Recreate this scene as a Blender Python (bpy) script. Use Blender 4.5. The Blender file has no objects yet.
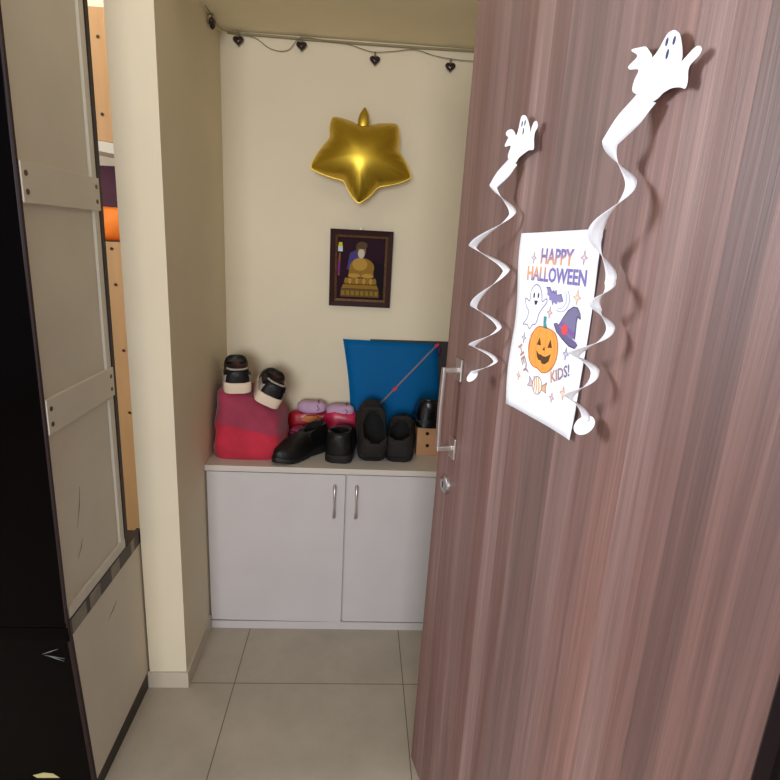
import bpy, bmesh, math, random
from mathutils import Vector, Matrix, noise
random.seed(4)
PI = math.pi
scene = bpy.context.scene
COL = scene.collection

# ------------------------------------------------------------------ helpers
def lin(c):
    return tuple((x/255/12.92 if x/255 <= .04045 else ((x/255+.055)/1.055)**2.4) for x in c)

def mat(name, rgb, rough=.6, metal=0., spec=.5, var=0., vscale=8., bump=0., bscale=60., stretch=None, alpha=None, coat=0., sheen=0.):
    m = bpy.data.materials.new(name); m.use_nodes = True
    nt = m.node_tree; b = nt.nodes['Principled BSDF']
    c = lin(rgb)
    b.inputs['Base Color'].default_value = (*c, 1)
    b.inputs['Roughness'].default_value = rough
    b.inputs['Metallic'].default_value = metal
    b.inputs['Specular IOR Level'].default_value = spec
    b.inputs['Coat Weight'].default_value = coat
    b.inputs['Coat Roughness'].default_value = .05
    b.inputs['Sheen Weight'].default_value = sheen
    tc = nt.nodes.new('ShaderNodeTexCoord'); mp = nt.nodes.new('ShaderNodeMapping')
    nt.links.new(tc.outputs['Object'], mp.inputs['Vector'])
    if stretch: mp.inputs['Scale'].default_value = stretch
    if var:
        n = nt.nodes.new('ShaderNodeTexNoise'); n.inputs['Scale'].default_value = vscale; n.inputs['Detail'].default_value = 5
        nt.links.new(mp.outputs['Vector'], n.inputs['Vector'])
        r = nt.nodes.new('ShaderNodeValToRGB')
        r.color_ramp.elements[0].position = .3; r.color_ramp.elements[1].position = .7
        r.color_ramp.elements[0].color = (*[max(0, x*(1-var)) for x in c], 1)
        r.color_ramp.elements[1].color = (*[min(1, x*(1+var)) for x in c], 1)
        nt.links.new(n.outputs['Fac'], r.inputs['Fac']); nt.links.new(r.outputs['Color'], b.inputs['Base Color'])
    if bump:
        n = nt.nodes.new('ShaderNodeTexNoise'); n.inputs['Scale'].default_value = bscale; n.inputs['Detail'].default_value = 4
        nt.links.new(mp.outputs['Vector'], n.inputs['Vector'])
        bp = nt.nodes.new('ShaderNodeBump'); bp.inputs['Strength'].default_value = bump; bp.inputs['Distance'].default_value = .01
        nt.links.new(n.outputs['Fac'], bp.inputs['Height']); nt.links.new(bp.outputs['Normal'], b.inputs['Normal'])
    if alpha is not None: b.inputs['Alpha'].default_value = alpha
    return m

def mesh(name, verts, faces, m, parent=None, smooth=False, mats=None, fmat=None, fix=True):
    me = bpy.data.meshes.new(name)
    me.from_pydata([tuple(v) for v in verts], [], faces)
    for x in (mats or [m]): me.materials.append(x)
    if fmat:
        for p, i in zip(me.polygons, fmat): p.material_index = i
    if fix:
        bm = bmesh.new(); bm.from_mesh(me); bmesh.ops.recalc_face_normals(bm, faces=bm.faces); bm.to_mesh(me); bm.free()
    if smooth:
        for p in me.polygons: p.use_smooth = True
    o = bpy.data.objects.new(name, me); COL.objects.link(o)
    if parent: o.parent = parent
    return o

class MB:
    """collects simple shapes into one mesh"""
    def __init__(s): s.v = []; s.f = []; s.mi = []; s.m = 0
    def add(s, v, f):
        k = len(s.v); s.v += [Vector(x) for x in v]; s.f += [tuple(i+k for i in q) for q in f]; s.mi += [s.m]*len(f); return s
    def box(s, x0, x1, y0, y1, z0, z1, bev=0.):
        bm = bmesh.new(); bmesh.ops.create_cube(bm, size=1)
        for v in bm.verts:
            v.co = Vector(((x0+x1)/2+v.co.x*(x1-x0), (y0+y1)/2+v.co.y*(y1-y0), (z0+z1)/2+v.co.z*(z1-z0)))
        if bev:
            bmesh.ops.bevel(bm, geom=bm.edges[:], offset=bev, segments=2, affect='EDGES', profile=.6)
        bm.verts.index_update()
        s.add([v.co.copy() for v in bm.verts], [[v.index for v in f.verts] for f in bm.faces]); bm.free(); return s
    def hexa(s, p):   # 8 corners: bottom 4 (ccw) then top 4
        return s.add(p, [(3,2,1,0),(4,5,6,7),(0,1,5,4),(1,2,6,5),(2,3,7,6),(3,0,4,7)])
    def rings(s, rs, cap=True, closed=True):
        n = len(rs[0]); v = [p for r in rs for p in r]; f = []
        for k in range(len(rs)-1):
            for j in range(n if closed else n-1):
                a = k*n+j; b = k*n+(j+1) % n; f.append((a, b, b+n, a+n))
        if cap:
            f.append(tuple(range(n))[::-1]); f.append(tuple(range((len(rs)-1)*n, len(rs)*n)))
        return s.add(v, f)
    def tube(s, pts, r, n=8, cap=True):
        pts = [Vector(p) for p in pts]; rs = []; up = None
        rr = r if isinstance(r, (list, tuple)) else [r]*len(pts)
        for i, p in enumerate(pts):
            t = (pts[min(i+1, len(pts)-1)]-pts[max(i-1, 0)]).normalized()
            if up is None:
                up = t.orthogonal().normalized()
            up = (up-t*up.dot(t)).normalized(); w = t.cross(up)
            rs.append([p+(up*math.cos(2*PI*j/n)+w*math.sin(2*PI*j/n))*rr[i] for j in range(n)])
        return s.rings(rs, cap)
    def cyl(s, c, axis, r, h, n=20, r2=None):
        c = Vector(c); a = Vector(axis).normalized(); return s.tube([c, c+a*h], [r, r if r2 is None else r2], n)
    def prism(s, poly, fn, t0, t1):   # poly 2d list, fn(a,b,t)->3d
        n = len(poly)
        v = [fn(a, b, t0) for a, b in poly]+[fn(a, b, t1) for a, b in poly]
        f = [tuple(range(n))[::-1], tuple(range(n, 2*n))]+[(i, (i+1) % n, n+(i+1) % n, n+i) for i in range(n)]
        return s.add(v, f)
    def build(s, name, m, parent=None, smooth=False, mats=None, fix=True):
        return mesh(name, s.v, s.f, m, parent, smooth, mats, s.mi if mats else None, fix)

def autosmooth(o, ang=40):
    for p in o.data.polygons: p.use_smooth = True
    o.data.set_sharp_from_angle(angle=math.radians(ang)); return o

def subsurf(o, n=1):
    md = o.modifiers.new('s', 'SUBSURF'); md.levels = n; md.render_levels = n
    for p in o.data.polygons: p.use_smooth = True
    return o

def tag(o, label, cat, group=None):
    o['label'] = label; o['category'] = cat
    if group: o['group'] = group
    return o
def thing(name, loc, label, cat, rot=(0, 0, 0), group=None):
    o = bpy.data.objects.new(name, None); COL.objects.link(o); o.location = loc; o.rotation_euler = rot
    o.empty_display_size = .05
    return tag(o, label, cat, group)
def struct(o):
    o['kind'] = 'structure'; return o
def smoothstep(a, b, x):
    t = max(0, min(1, (x-a)/(b-a))); return t*t*(3-2*t)
def interp(tab, x):
    if x <= tab[0][0]: return tab[0][1]
    for (a, p), (b, q) in zip(tab, tab[1:]):
        if x <= b: return p+(q-p)*(x-a)/(b-a)
    return tab[-1][1]
def crom(pts, n):
    """Catmull-Rom through tuples"""
    out = []; P = [pts[0]]+list(pts)+[pts[-1]]
    for i in range(1, len(P)-2):
        a, b, c, d = (Vector(q) for q in P[i-1:i+3])
        for k in range(n):
            t = k/n
            out.append(.5*((2*b)+(c-a)*t+(2*a-5*b+4*c-d)*t*t+(3*b-a-3*c+d)*t**3))
    out.append(Vector(pts[-1])); return out

# ------------------------------------------------------------------ materials
M_wall = mat('wall_paint', (223, 211, 185), .75, var=.03, vscale=3, bump=.04, bscale=25, spec=.3)
M_ceil = mat('ceiling_paint', (232, 220, 190), .8, var=.03, vscale=3)
M_lam = mat('white_laminate', (198, 192, 191), .45, var=.03, vscale=6, spec=.4)
M_top = mat('worktop_laminate', (204, 194, 184), .42, var=.03, vscale=5)
M_darkgap = mat('dark_gap', (40, 32, 30), .8)
M_steel = mat('brushed_nickel', (206, 200, 196), .38, metal=1)
M_chrome = mat('chrome', (205, 205, 210), .28, metal=1)
M_black = mat('black_gloss', (4, 2, 2), .18, spec=.05)
M_maroon = mat('maroon_edge', (36, 14, 16), .5, spec=.3)
M_panel = mat('white_back_panel', (206, 198, 182), .55, var=.05, vscale=4, spec=.35)
M_rail = mat('white_rail', (204, 198, 184), .45, var=.03)
M_darkstrip = mat('dark_strip', (46, 36, 32), .5, var=.3, vscale=14)
M_tape = mat('grey_tape', (120, 112, 98), .5, var=.25, vscale=20)
M_screw = mat('screw', (90, 74, 58), .4, metal=.7)
M_ply = mat('plywood', (186, 144, 96), .55, var=.08, vscale=4, stretch=(8, 8, 1))
M_skirt = mat('skirting_tile', (196, 184, 166), .35, var=.04)
M_shoe = mat('black_leather', (13, 12, 12), .45, spec=.35, bump=.15, bscale=120)
M_shoegloss = mat('black_gloss_leather', (9, 9, 11), .22, spec=.45)
M_shoemesh = mat('black_knit', (40, 36, 35), .8, spec=.3, bump=.5, bscale=260)
M_lining = mat('dark_lining', (7, 5, 6), .9)
M_linbrown = mat('brown_lining', (64, 40, 34), .85)
M_insole = mat('olive_insole', (70, 66, 40), .8)
M_rubber = mat('black_rubber', (11, 10, 10), .6)
M_foam = mat('white_foam_sole', (226, 206, 182), .6, var=.06, vscale=20)
M_greyknit = mat('grey_knit', (160, 152, 146), .8, bump=.3, bscale=200)
M_bag = mat('red_fabric', (186, 34, 58), .85, var=.2, vscale=9, bump=.8, bscale=16, sheen=.15)
M_bagtop = mat('mauve_red_fabric', (154, 50, 76), .85, var=.2, vscale=8, bump=.8, bscale=16, sheen=.2)  # duller, more mauve red for the top of the bag
M_lav = mat('lavender_cloth', (196, 160, 190), .7, var=.12, vscale=14, bump=.2, bscale=40)
M_pink = mat('pink_plastic', (196, 30, 76), .35, var=.2, vscale=18, bump=.2, bscale=30)
M_redp = mat('red_plastic', (168, 22, 36), .35, var=.2, vscale=14, bump=.2, bscale=30)
M_orangep = mat('orange_print', (206, 122, 62), .5)
M_kraft = mat('kraft_card', (188, 140, 98), .75, var=.05, vscale=12)
M_hole = mat('hole_dark', (18, 10, 8), .9)
M_gold = mat('gold_foil', (212, 180, 66), .4, metal=1)
M_goldpaint = mat('antique_gold', (104, 72, 44), .4, metal=.5, var=.4, vscale=120)
M_frame = mat('frame_wood', (44, 12, 13), .55, spec=.18)
M_paper = mat('white_paper', (238, 239, 246), .65, spec=.3)
M_wire = mat('grey_wire', (128, 116, 86), .6)
M_cord = mat('cream_cord', (150, 138, 104), .7)
M_heart = mat('dark_heart', (40, 24, 26), .25, spec=.6)
M_ink = mat('dark_ink', (52, 56, 92), .7)
M_kite = mat('kite_paper', (0, 122, 186), .5, var=.03, vscale=6)
_nt = M_kite.node_tree; _b = _nt.nodes['Principled BSDF']; _b.inputs['Specular IOR Level'].default_value = .2; _b.inputs['Roughness'].default_value = .6
_t = _nt.nodes.new('ShaderNodeBsdfTransparent'); _t.inputs[0].default_value = (0, .55, .88, 1)
_m = _nt.nodes.new('ShaderNodeMixShader'); _m.inputs[0].default_value = .5
_nt.links.new(_b.outputs[0], _m.inputs[1]); _nt.links.new(_t.outputs[0], _m.inputs[2]); _nt.links.new(_m.outputs[0], _nt.nodes['Material Output'].inputs['Surface'])
M_bamboo = mat('bamboo', (120, 116, 128), .6)
M_redtape = mat('red_tape', (206, 34, 66), .5)
M_purple = mat('purple_thread', (62, 22, 84), .7)
M_board = mat('dark_board', (44, 40, 44), .6, var=.1)
M_orange = mat('orange_cloth', (246, 128, 26), .5, var=.2, vscale=16)
M_curtain = mat('maroon_cloth', (70, 22, 40), .8, var=.15, vscale=10)
M_jamb = mat('dark_jamb_wood', (30, 14, 15), .6, var=.2, vscale=20, stretch=(6, 6, .4))
M_candle = mat('pic', (255, 255, 255), .5)

M_corr = mat('corridor_paint', (128, 122, 114), .8)
def floor_material():
    m = bpy.data.materials.new('floor_tiles'); m.use_nodes = True; nt = m.node_tree; b = nt.nodes['Principled BSDF']
    L = nt.links.new
    geo = nt.nodes.new('ShaderNodeTexCoord'); sep = nt.nodes.new('ShaderNodeSeparateXYZ'); L(geo.outputs['Object'], sep.inputs[0])
    def line(sock, off):
        a = nt.nodes.new('ShaderNodeMath'); a.operation = 'SUBTRACT'; L(sock, a.inputs[0]); a.inputs[1].default_value = off-.3
        w = nt.nodes.new('ShaderNodeMath'); w.operation = 'PINGPONG'; L(a.outputs[0], w.inputs[0]); w.inputs[1].default_value = .3
        s = nt.nodes.new('ShaderNodeMath'); s.operation = 'GREATER_THAN'; L(w.outputs[0], s.inputs[0]); s.inputs[1].default_value = .3-.0016
        return s.outputs[0]
    gx = line(sep.outputs[0], .1595); gy = line(sep.outputs[1], -.2895)
    mx = nt.nodes.new('ShaderNodeMath'); mx.operation = 'MAXIMUM'; L(gx, mx.inputs[0]); L(gy, mx.inputs[1])
    n = nt.nodes.new('ShaderNodeTexNoise'); n.inputs['Scale'].default_value = 5; n.inputs['Detail'].default_value = 8; n.inputs['Roughness'].default_value = .65
    L(geo.outputs['Object'], n.inputs['Vector'])
    r = nt.nodes.new('ShaderNodeValToRGB'); L(n.outputs['Fac'], r.inputs[0])
    r.color_ramp.elements[0].position = .3; r.color_ramp.elements[0].color = (*lin((168, 158, 142)), 1)
    r.color_ramp.elements[1].position = .7; r.color_ramp.elements[1].color = (*lin((184, 174, 158)), 1)
    mix = nt.nodes.new('ShaderNodeMix'); mix.data_type = 'RGBA'
    L(mx.outputs[0], mix.inputs['Factor']); L(r.outputs[0], mix.inputs['A']); mix.inputs['B'].default_value = (*lin((104, 92, 78)), 1)
    L(mix.outputs['Result'], b.inputs['Base Color'])
    b.inputs['Roughness'].default_value = .28; b.inputs['Specular IOR Level'].default_value = .35
    return m

def door_material():
    m = bpy.data.materials.new('walnut_laminate'); m.use_nodes = True; nt = m.node_tree; b = nt.nodes['Principled BSDF']
    L = nt.links.new; N = nt.nodes.new
    tc = N('ShaderNodeTexCoord'); sep = N('ShaderNodeSeparateXYZ'); L(tc.outputs['Object'], sep.inputs[0])
    # slow wander of the grain along the height
    mp0 = N('ShaderNodeMapping'); mp0.inputs['Scale'].default_value = (1.5, 1, .55); L(tc.outputs['Object'], mp0.inputs[0])
    wn = N('ShaderNodeTexNoise'); wn.inputs['Scale'].default_value = 1.6; wn.inputs['Detail'].default_value = 1; L(mp0.outputs[0], wn.inputs['Vector'])
    ma = N('ShaderNodeMath'); ma.operation = 'MULTIPLY_ADD'; L(wn.outputs['Fac'], ma.inputs[0]); ma.inputs[1].default_value = .05; L(sep.outputs[0], ma.inputs[2])
    # staves: full-height strips of their own tone, shifted so lighter ones imitate mid-leaf sheen
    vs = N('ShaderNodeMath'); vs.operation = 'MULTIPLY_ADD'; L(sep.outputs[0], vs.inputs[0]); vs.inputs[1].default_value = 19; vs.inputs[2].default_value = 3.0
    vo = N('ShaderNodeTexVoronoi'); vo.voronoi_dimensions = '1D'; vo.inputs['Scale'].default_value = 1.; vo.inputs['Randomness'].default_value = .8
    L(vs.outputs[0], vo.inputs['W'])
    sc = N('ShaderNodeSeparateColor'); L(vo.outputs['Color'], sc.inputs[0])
    # fine streaks, shifted per stave
    comb = N('ShaderNodeCombineXYZ'); L(ma.outputs[0], comb.inputs[0]); L(sep.outputs[2], comb.inputs[2])
    of = N('ShaderNodeMath'); of.operation = 'MULTIPLY'; L(sc.outputs[0], of.inputs[0]); of.inputs[1].default_value = 9.; L(of.outputs[0], comb.inputs[1])
    def streak(sx, sz, det):
        mp = N('ShaderNodeMapping'); mp.inputs['Scale'].default_value = (sx, 1, sz); L(comb.outputs[0], mp.inputs[0])
        n = N('ShaderNodeTexNoise'); n.inputs['Scale'].default_value = 1; n.inputs['Detail'].default_value = det; n.inputs['Roughness'].default_value = .6
        L(mp.outputs[0], n.inputs['Vector']); return n.outputs['Fac']
    a1 = streak(55, 1.2, 3); a2 = streak(240, 3.5, 2)
    def mad(x, k, y):
        q = N('ShaderNodeMath'); q.operation = 'MULTIPLY_ADD'; L(x, q.inputs[0]); q.inputs[1].default_value = k
        if isinstance(y, float): q.inputs[2].default_value = y
        else: L(y, q.inputs[2])
        return q.outputs[0]
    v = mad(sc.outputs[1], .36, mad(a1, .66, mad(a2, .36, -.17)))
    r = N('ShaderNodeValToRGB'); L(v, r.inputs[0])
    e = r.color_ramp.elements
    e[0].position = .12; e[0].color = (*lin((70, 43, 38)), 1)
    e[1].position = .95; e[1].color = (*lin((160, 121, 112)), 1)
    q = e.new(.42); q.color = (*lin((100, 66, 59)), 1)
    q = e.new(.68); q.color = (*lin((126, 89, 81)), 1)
    hs = N('ShaderNodeHueSaturation'); L(r.outputs[0], hs.inputs['Color'])
    L(mad(sc.outputs[2], .2, .80), hs.inputs['Saturation'])
    L(hs.outputs[0], b.inputs['Base Color'])
    b.inputs['Roughness'].default_value = .5; b.inputs['Specular IOR Level'].default_value = .9
    bp = N('ShaderNodeBump'); bp.inputs['Strength'].default_value = .12; bp.inputs['Distance'].default_value = .003
    L(a2, bp.inputs['Height']); L(bp.outputs[0], b.inputs['Normal'])
    return m

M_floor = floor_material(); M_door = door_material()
M_dooredge = mat('door_edge_band', (74, 44, 38), .45, var=.15, vscale=12, stretch=(8, 8, .5))

# ------------------------------------------------------------------ setting
W = .394; HC = .707
struct(MB().box(-2.7, 1.3, -6.3, 1.0, -.06, 0).build('floor', M_floor))
struct(MB().box(-2.7, 1.3, W, W+.12, 0, 2.75).build('wall_back', M_wall))
struct(MB().box(-.125, 0, -.305, W, 0, 2.75).build('wall_left', M_wall))
struct(MB().box(1.16, 1.28, -1.62, W, 0, 2.75).build('wall_right', M_wall))
struct(MB().box(0, 1.16, -.305, W, 2.257, 2.37).build('ceiling_niche', M_ceil))
struct(MB().box(-2.7, 1.28, -1.62, W+.12, 2.75, 2.85).build('ceiling', M_ceil))
struct(MB().box(-2.7, 1.4, -6.42, -6.3, 0, 2.75).build('wall_front', M_corr))
struct(MB().box(1.28, 1.4, -6.3, -1.62, 0, 2.75).build('wall_side', M_corr))
# skirting tiles along the pier, on its front and on its niche side
sk = MB().box(-.130, .007, -.312, -.305, 0, .062).box(0, .007, -.305, -.0005, 0, .062)
struct(sk.build('baseboard_left', M_skirt))
# dark frame post on the hinge side of the doorway
fr = MB().box(1.012, 1.16, -1.62, -1.46, 0, 2.15, .004)
struct(fr.build('trim_1', M_jamb))

# ------------------------------------------------------------------ shoe cabinet
cab = thing('shoe_cabinet', (0, 0, 0), 'low white laminate shoe cabinet with two doors in the niche', 'cabinet')
MB().box(.001, 1.10, .018, W-.002, .0, .683).build('body', M_lam, cab)
MB().box(.001, 1.10, .002, .018, 0.0, .034).build('plinth', M_lam, cab)
wt = MB().box(.001, 1.10, -.004, W-.002, .685, HC, .0015).build('worktop', M_top, cab)
def cab_door(x0, x1, z0, hx, skew):
    d = MB().hexa([(x0, 0, z0+skew), (x1, 0, z0), (x1, .016, z0), (x0, .016, z0+skew),
                   (x0, 0, .681), (x1, 0, .681), (x1, .016, .681), (x0, .016, .681)]).build('door', M_lam, cab)
    pts = []; rad = []
    zc = .572; h = .068
    for i in range(25):
        t = -1+2*i/24
        pts.append((hx, -.004-.020*(1-abs(t)**4), zc+h*t))
        rad.append(.0035+.0042*abs(t)**2.2 if abs(t) < .97 else .0045)
    autosmooth(MB().tube(pts, rad, 12).build('handle', M_steel, d), 60)
cab_door(.008, .523, .036, .484, .006)
cab_door(.531, 1.092, .040, .567, 0)

# ------------------------------------------------------------------ shoes
def make_shoe(name, loc, rz, label, L=.26, wd=.095, hh=.085, throat=.5, sole=.018, heel=.0, pitch=0., roll=0., vamp=.062, toe=.040,
              mu=None, ml=None, ms=None, panel=None, collar=None, insole=None, rimtop=0., group=None, point=.0, hwf=1.):
    r = thing(name, loc, label, 'shoe', (pitch, roll, rz), group)
    mu = mu or M_shoe; ml = ml or M_lining; ms = ms or M_rubber
    Wt = [(0, .34), (.02, .56), (.06, .70), (.14, .76), (.35, .74), (.55, .90), (.70, 1.), (.82, .95-.1*point), (.91, .74-.22*point), (.97, .46-.2*point), (1, .16)]
    Wt = [(a, b*(1+(hwf-1)*smoothstep(.7, .3, a))) for a, b in Wt]
    Ht = [(0, .90), (.02, .97), (.06, 1.), (.14, .97), (.3, .88), (throat, .88), (throat+.06, vamp/hh*1.12), (.72, vamp/hh*.9), (.88, toe/hh), (.97, toe/hh*.8), (1, toe/hh*.4)]
    ts = [0, .01, .025, .045, .07, .1, .15, .2, .26, .32, .38, .44]+[throat-.015, throat, throat+.02, throat+.05]+[.62, .68, .74, .8, .86, .91, .95, .98, 1.]
    ts = sorted(set(round(t, 4) for t in ts if t >= 0))
    rs = []; op = []
    for t in ts:
        w = interp(Wt, t)*wd/2; h = interp(Ht, t)*hh+rimtop*smoothstep(.25, 0, t); y = t*L
        lift = .012*smoothstep(.75, 1, t); z0 = sole+heel*smoothstep(.55, .2, t)+lift
        isop = .05 <= t <= throat
        ring = []
        if isop:
            zi = .012; g = math.sqrt(max(.002, min(1, (t-.048)/.13)))*math.sqrt(max(.002, min(1, (throat+.004-t)/.16)))
            for q in (0, .2, .4, .6, .8, 1.): ring.append((-w*(1.+.05*math.sin(q*PI)-.16*q*q), y, z0+h*q))
            ring += [(-w*.80*g, y, z0+h*.985), (-w*.74*g, y, z0+h-(h-zi)*.7*g), (0, y, z0+h-(h-zi)*g), (w*.74*g, y, z0+h-(h-zi)*.7*g), (w*.80*g, y, z0+h*.985)]
            for q in (1., .8, .6, .4, .2, 0): ring.append((w*(1.+.05*math.sin(q*PI)-.16*q*q), y, z0+h*q))
        else:
            for j in range(17):
                a = PI*(1-j/16); c, s_ = math.cos(a), math.sin(a)
                ring.append((w*math.copysign(abs(c)**.6, c), y, z0+h*max(0, s_)**.62))
        rs.append(ring); op.append(isop)
    vs = [p for q in rs for p in q]; n = 17; fo = []; fi = []; fp = []
    for k in range(len(rs)-1):
        for j in range(n-1):
            f = (k*n+j, k*n+j+1, (k+1)*n+j+1, (k+1)*n+j)
            if (op[k] and op[k+1] and 6 <= j < 10) or (op[k] != op[k+1] and 6 <= j < 10): fi.append(f)
            else: fo.append(f)
            if panel and (j in (0, 1, 2) or j in (13, 14, 15)) and .045 <= ts[k] < .5: fp.append((j > 8, f))
    fo.append(tuple(range(n))[::-1]); fo.append(tuple(range((len(rs)-1)*n, len(rs)*n)))
    up = mesh('upper', vs, fo, mu, r, True); autosmooth(up, 70)
    li = mesh('lining', vs, fi, ml, r, True, fix=False)
    so = MB()
    rr = []
    for t in [0, .012, .03, .06, .1, .2, .32, .42, .5, .6, .7, .8, .88, .94, .98, 1]:
        w = interp(Wt, t)*wd/2*1.05+.002; y = -.004+t*(L+.008); lift = .012*smoothstep(.75, 1, t)
        hz = heel*smoothstep(.55, .2, t); zb = (0 if t < .33 or heel == 0 else heel*smoothstep(.55, .2, t)*.9)+lift*.9
        rr.append([(-w*.94, y, zb), (w*.94, y, zb), (w, y, zb+.004), (w, y, sole+hz+lift+.004), (w*.9, y, sole+hz+lift+.007), (-w*.9, y, sole+hz+lift+.007), (-w, y, sole+hz+lift+.004), (-w, y, zb+.004)])
    autosmooth(so.rings(rr).build('sole', ms, r), 50)
    if panel:
        for side in (False, True):
            ff = [f for b, f in fp if b == side]
            used = sorted(set(i for f in ff for i in f)); mp = {i: k for k, i in enumerate(used)}
            pv = [(vs[i][0]*1.03+math.copysign(.001, vs[i][0]), vs[i][1], vs[i][2]) for i in used]
            mesh('side_panel', pv, [tuple(mp[i] for i in f) for f in ff], panel, r, True)
    if collar:
        pts = []
        for a in range(-7, 8):
            an = a/7*PI/2; w = interp(Wt, .14)*wd/2*.74
            pts.append((w*math.sin(an), .15*L-.095*L*math.cos(an), sole+heel+hh*1.0+rimtop*.8))
        autosmooth(MB().tube(pts, .0045, 8).build('collar', collar, r), 80)
    if insole:
        z0 = sole+heel*.8+.0145
        MB().box(-.022, .022, .05*L+.006, .32*L, z0+.004, z0+.010).build('insole', insole, r)
    return r

Zt = HC+.0005
# black lace-up lying diagonally, toe out to the front left
def toe_dir(dx, dy): return math.atan2(dy, dx)-PI/2
make_shoe(group='black leather shoes on the cabinet', name='dress_shoe', loc= (.428, .213, Zt), rz=toe_dir(-.16, -.18), label='black leather shoe pointing its toe to the front left, beside the red bag', L=.262, wd=.098, hh=.092,
          throat=.42, sole=.012, heel=.014, vamp=.074, toe=.042, mu=M_shoe, point=.5)
make_shoe(group='black leather shoes on the cabinet', name='dress_shoe', loc= (.490, .052, Zt), rz=toe_dir(.11, 1.), label='black leather shoe with olive insole, heel out, between diagonal shoe and tall slip-on', L=.245, wd=.102, hwf=1.3, pitch=math.radians(8), hh=.098,
          throat=.46, sole=.012, heel=.014, mu=M_shoe, insole=M_insole, vamp=.07)
make_shoe(group='knit slip-on shoes on the cabinet', name='slip_on_shoe', loc= (.622, .085, Zt+.003), rz=toe_dir(-.10, 1.), label='tall black knit slip-on shoe tipped toe up against the blue kite', L=.262, wd=.118, hwf=1.2, hh=.082,
          throat=.66, sole=.014, mu=M_shoemesh, pitch=math.radians(35), roll=math.radians(3), vamp=.08, toe=.055)
make_shoe(group='knit slip-on shoes on the cabinet', name='slip_on_shoe', loc= (.728, .082, Zt+.002), rz=toe_dir(.14, 1.), label='black knit slip-on shoe next to the cardboard box, lower of the open pair', L=.25, wd=.112, hwf=1.2, hh=.082,
          throat=.62, sole=.014, mu=M_shoemesh, pitch=math.radians(17), roll=math.radians(-3), vamp=.078, toe=.05)

# cardboard box with a glossy shoe on it
bx = thing('cardboard_box', (.858, .275, HC), 'small brown cardboard box with two round holes on the cabinet', 'box')
MB().box(-.055, .062, -.112, .075, .0005, .117, .0015).build('body', M_kraft, bx)
MB().box(-.0565, .0635, -.10, .0765, .1172, .120, .001).build('lid', M_kraft, bx)
for hx, hz in ((-.014, .093), (-.011, .042)):
    MB().cyl((hx, -.1126, hz), (0, 1, 0), .0075, .003, 20).build('vent_hole', M_hole, bx)
make_shoe('glossy_shoe', (.850, .150, HC+.1208), toe_dir(.02, 1.), 'glossy black shoe standing on the small cardboard box', L=.198, wd=.12, hwf=1.15, hh=.088,
          throat=.5, sole=.012, heel=.012, mu=M_shoegloss, ms=M_shoegloss, vamp=.07, collar=M_shoegloss)

# ------------------------------------------------------------------ red cloth bag
bag = thing('cloth_bag', (.142, .202, HC), 'bulging red cloth bag at the left end of the cabinet', 'bag')
def bag_ring(k, grow=1., lo=0.):
    pts = []
    n = 44
    hL = interp([(0, .0), (1, 1)], k)
    for j in range(n):
        a = 2*PI*j/n; c, s_ = math.cos(a), math.sin(a)
        x = math.copysign(abs(c)**.42, c); y = math.copysign(abs(s_)**.48, s_)
        wx = interp([(0, .134), (.12, .137), (.45, .133), (.8, .128), (.92, .120), (1, .098)], k)*grow
        wy = interp([(0, .145), (.15, .158), (.4, .142), (.75, .122), (.92, .108), (1, .085)], k)*grow
        X = x*wx+.003*(k-.5); Y = y*wy+.022*k*.6
        top = .232-.26*(X+.02) if X > -.06 else .242+.0*(X)
        top = max(.150, min(.270,   .232-.44*X))
        Z = k*top
        nv = noise.noise(Vector((X*13, Y*13, Z*16+3)))*.013*smoothstep(0, .2, k)
        nv += noise.noise(Vector((X*34+5, Y*30, Z*40)))*.005*smoothstep(0, .2, k)
        nv += -.007*math.exp(-((Z-.115-.05*X)/.012)**2)*(1 if Y < 0 else .2)
        pts.append((X+c*nv, min(Y+s_*nv, .158), max(.0006, Z+nv*.2)))
    return pts
ks = [0, .03, .08, .15, .22, .3, .38, .46, .54, .62, .7, .78, .85, .91, .96, 1.]
b1 = MB().rings([bag_ring(k) for k in ks]).build('body', M_bag, bag, True)
b2 = MB().rings([bag_ring(k, 1.022) for k in [.50, .56, .62, .7, .78, .85, .91, .96, 1.01]], cap=False)
tp = bag_ring(1.012, 1.0); b2.add(tp, [tuple(range(len(tp)))])
b2.build('folded_top', M_bagtop, bag, True)

make_shoe(group='sneakers on the red bag', name='sneaker', loc= (.106, .100, .958), rz=toe_dir(-.26, 1.), label='black and white sneaker on the red bag, upright one nearest the corner', L=.212, wd=.094, hwf=1.36, hh=.056,
          throat=.5, sole=.034, mu=M_shoe, ms=M_foam, ml=M_linbrown, panel=M_greyknit, collar=M_greyknit, vamp=.072, rimtop=.0, pitch=math.radians(8))
make_shoe(group='sneakers on the red bag', name='sneaker', loc= (.210, .100, .914), rz=toe_dir(-.26, 1.), label='black and white sneaker on the red bag, tilted one sliding off to the right', L=.212, wd=.094, hwf=1.34, hh=.058,
          throat=.5, sole=.034, mu=M_shoe, ms=M_foam, ml=M_linbrown, panel=M_greyknit, collar=M_greyknit, vamp=.072, rimtop=.0, pitch=math.radians(8), roll=math.radians(27))

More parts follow.
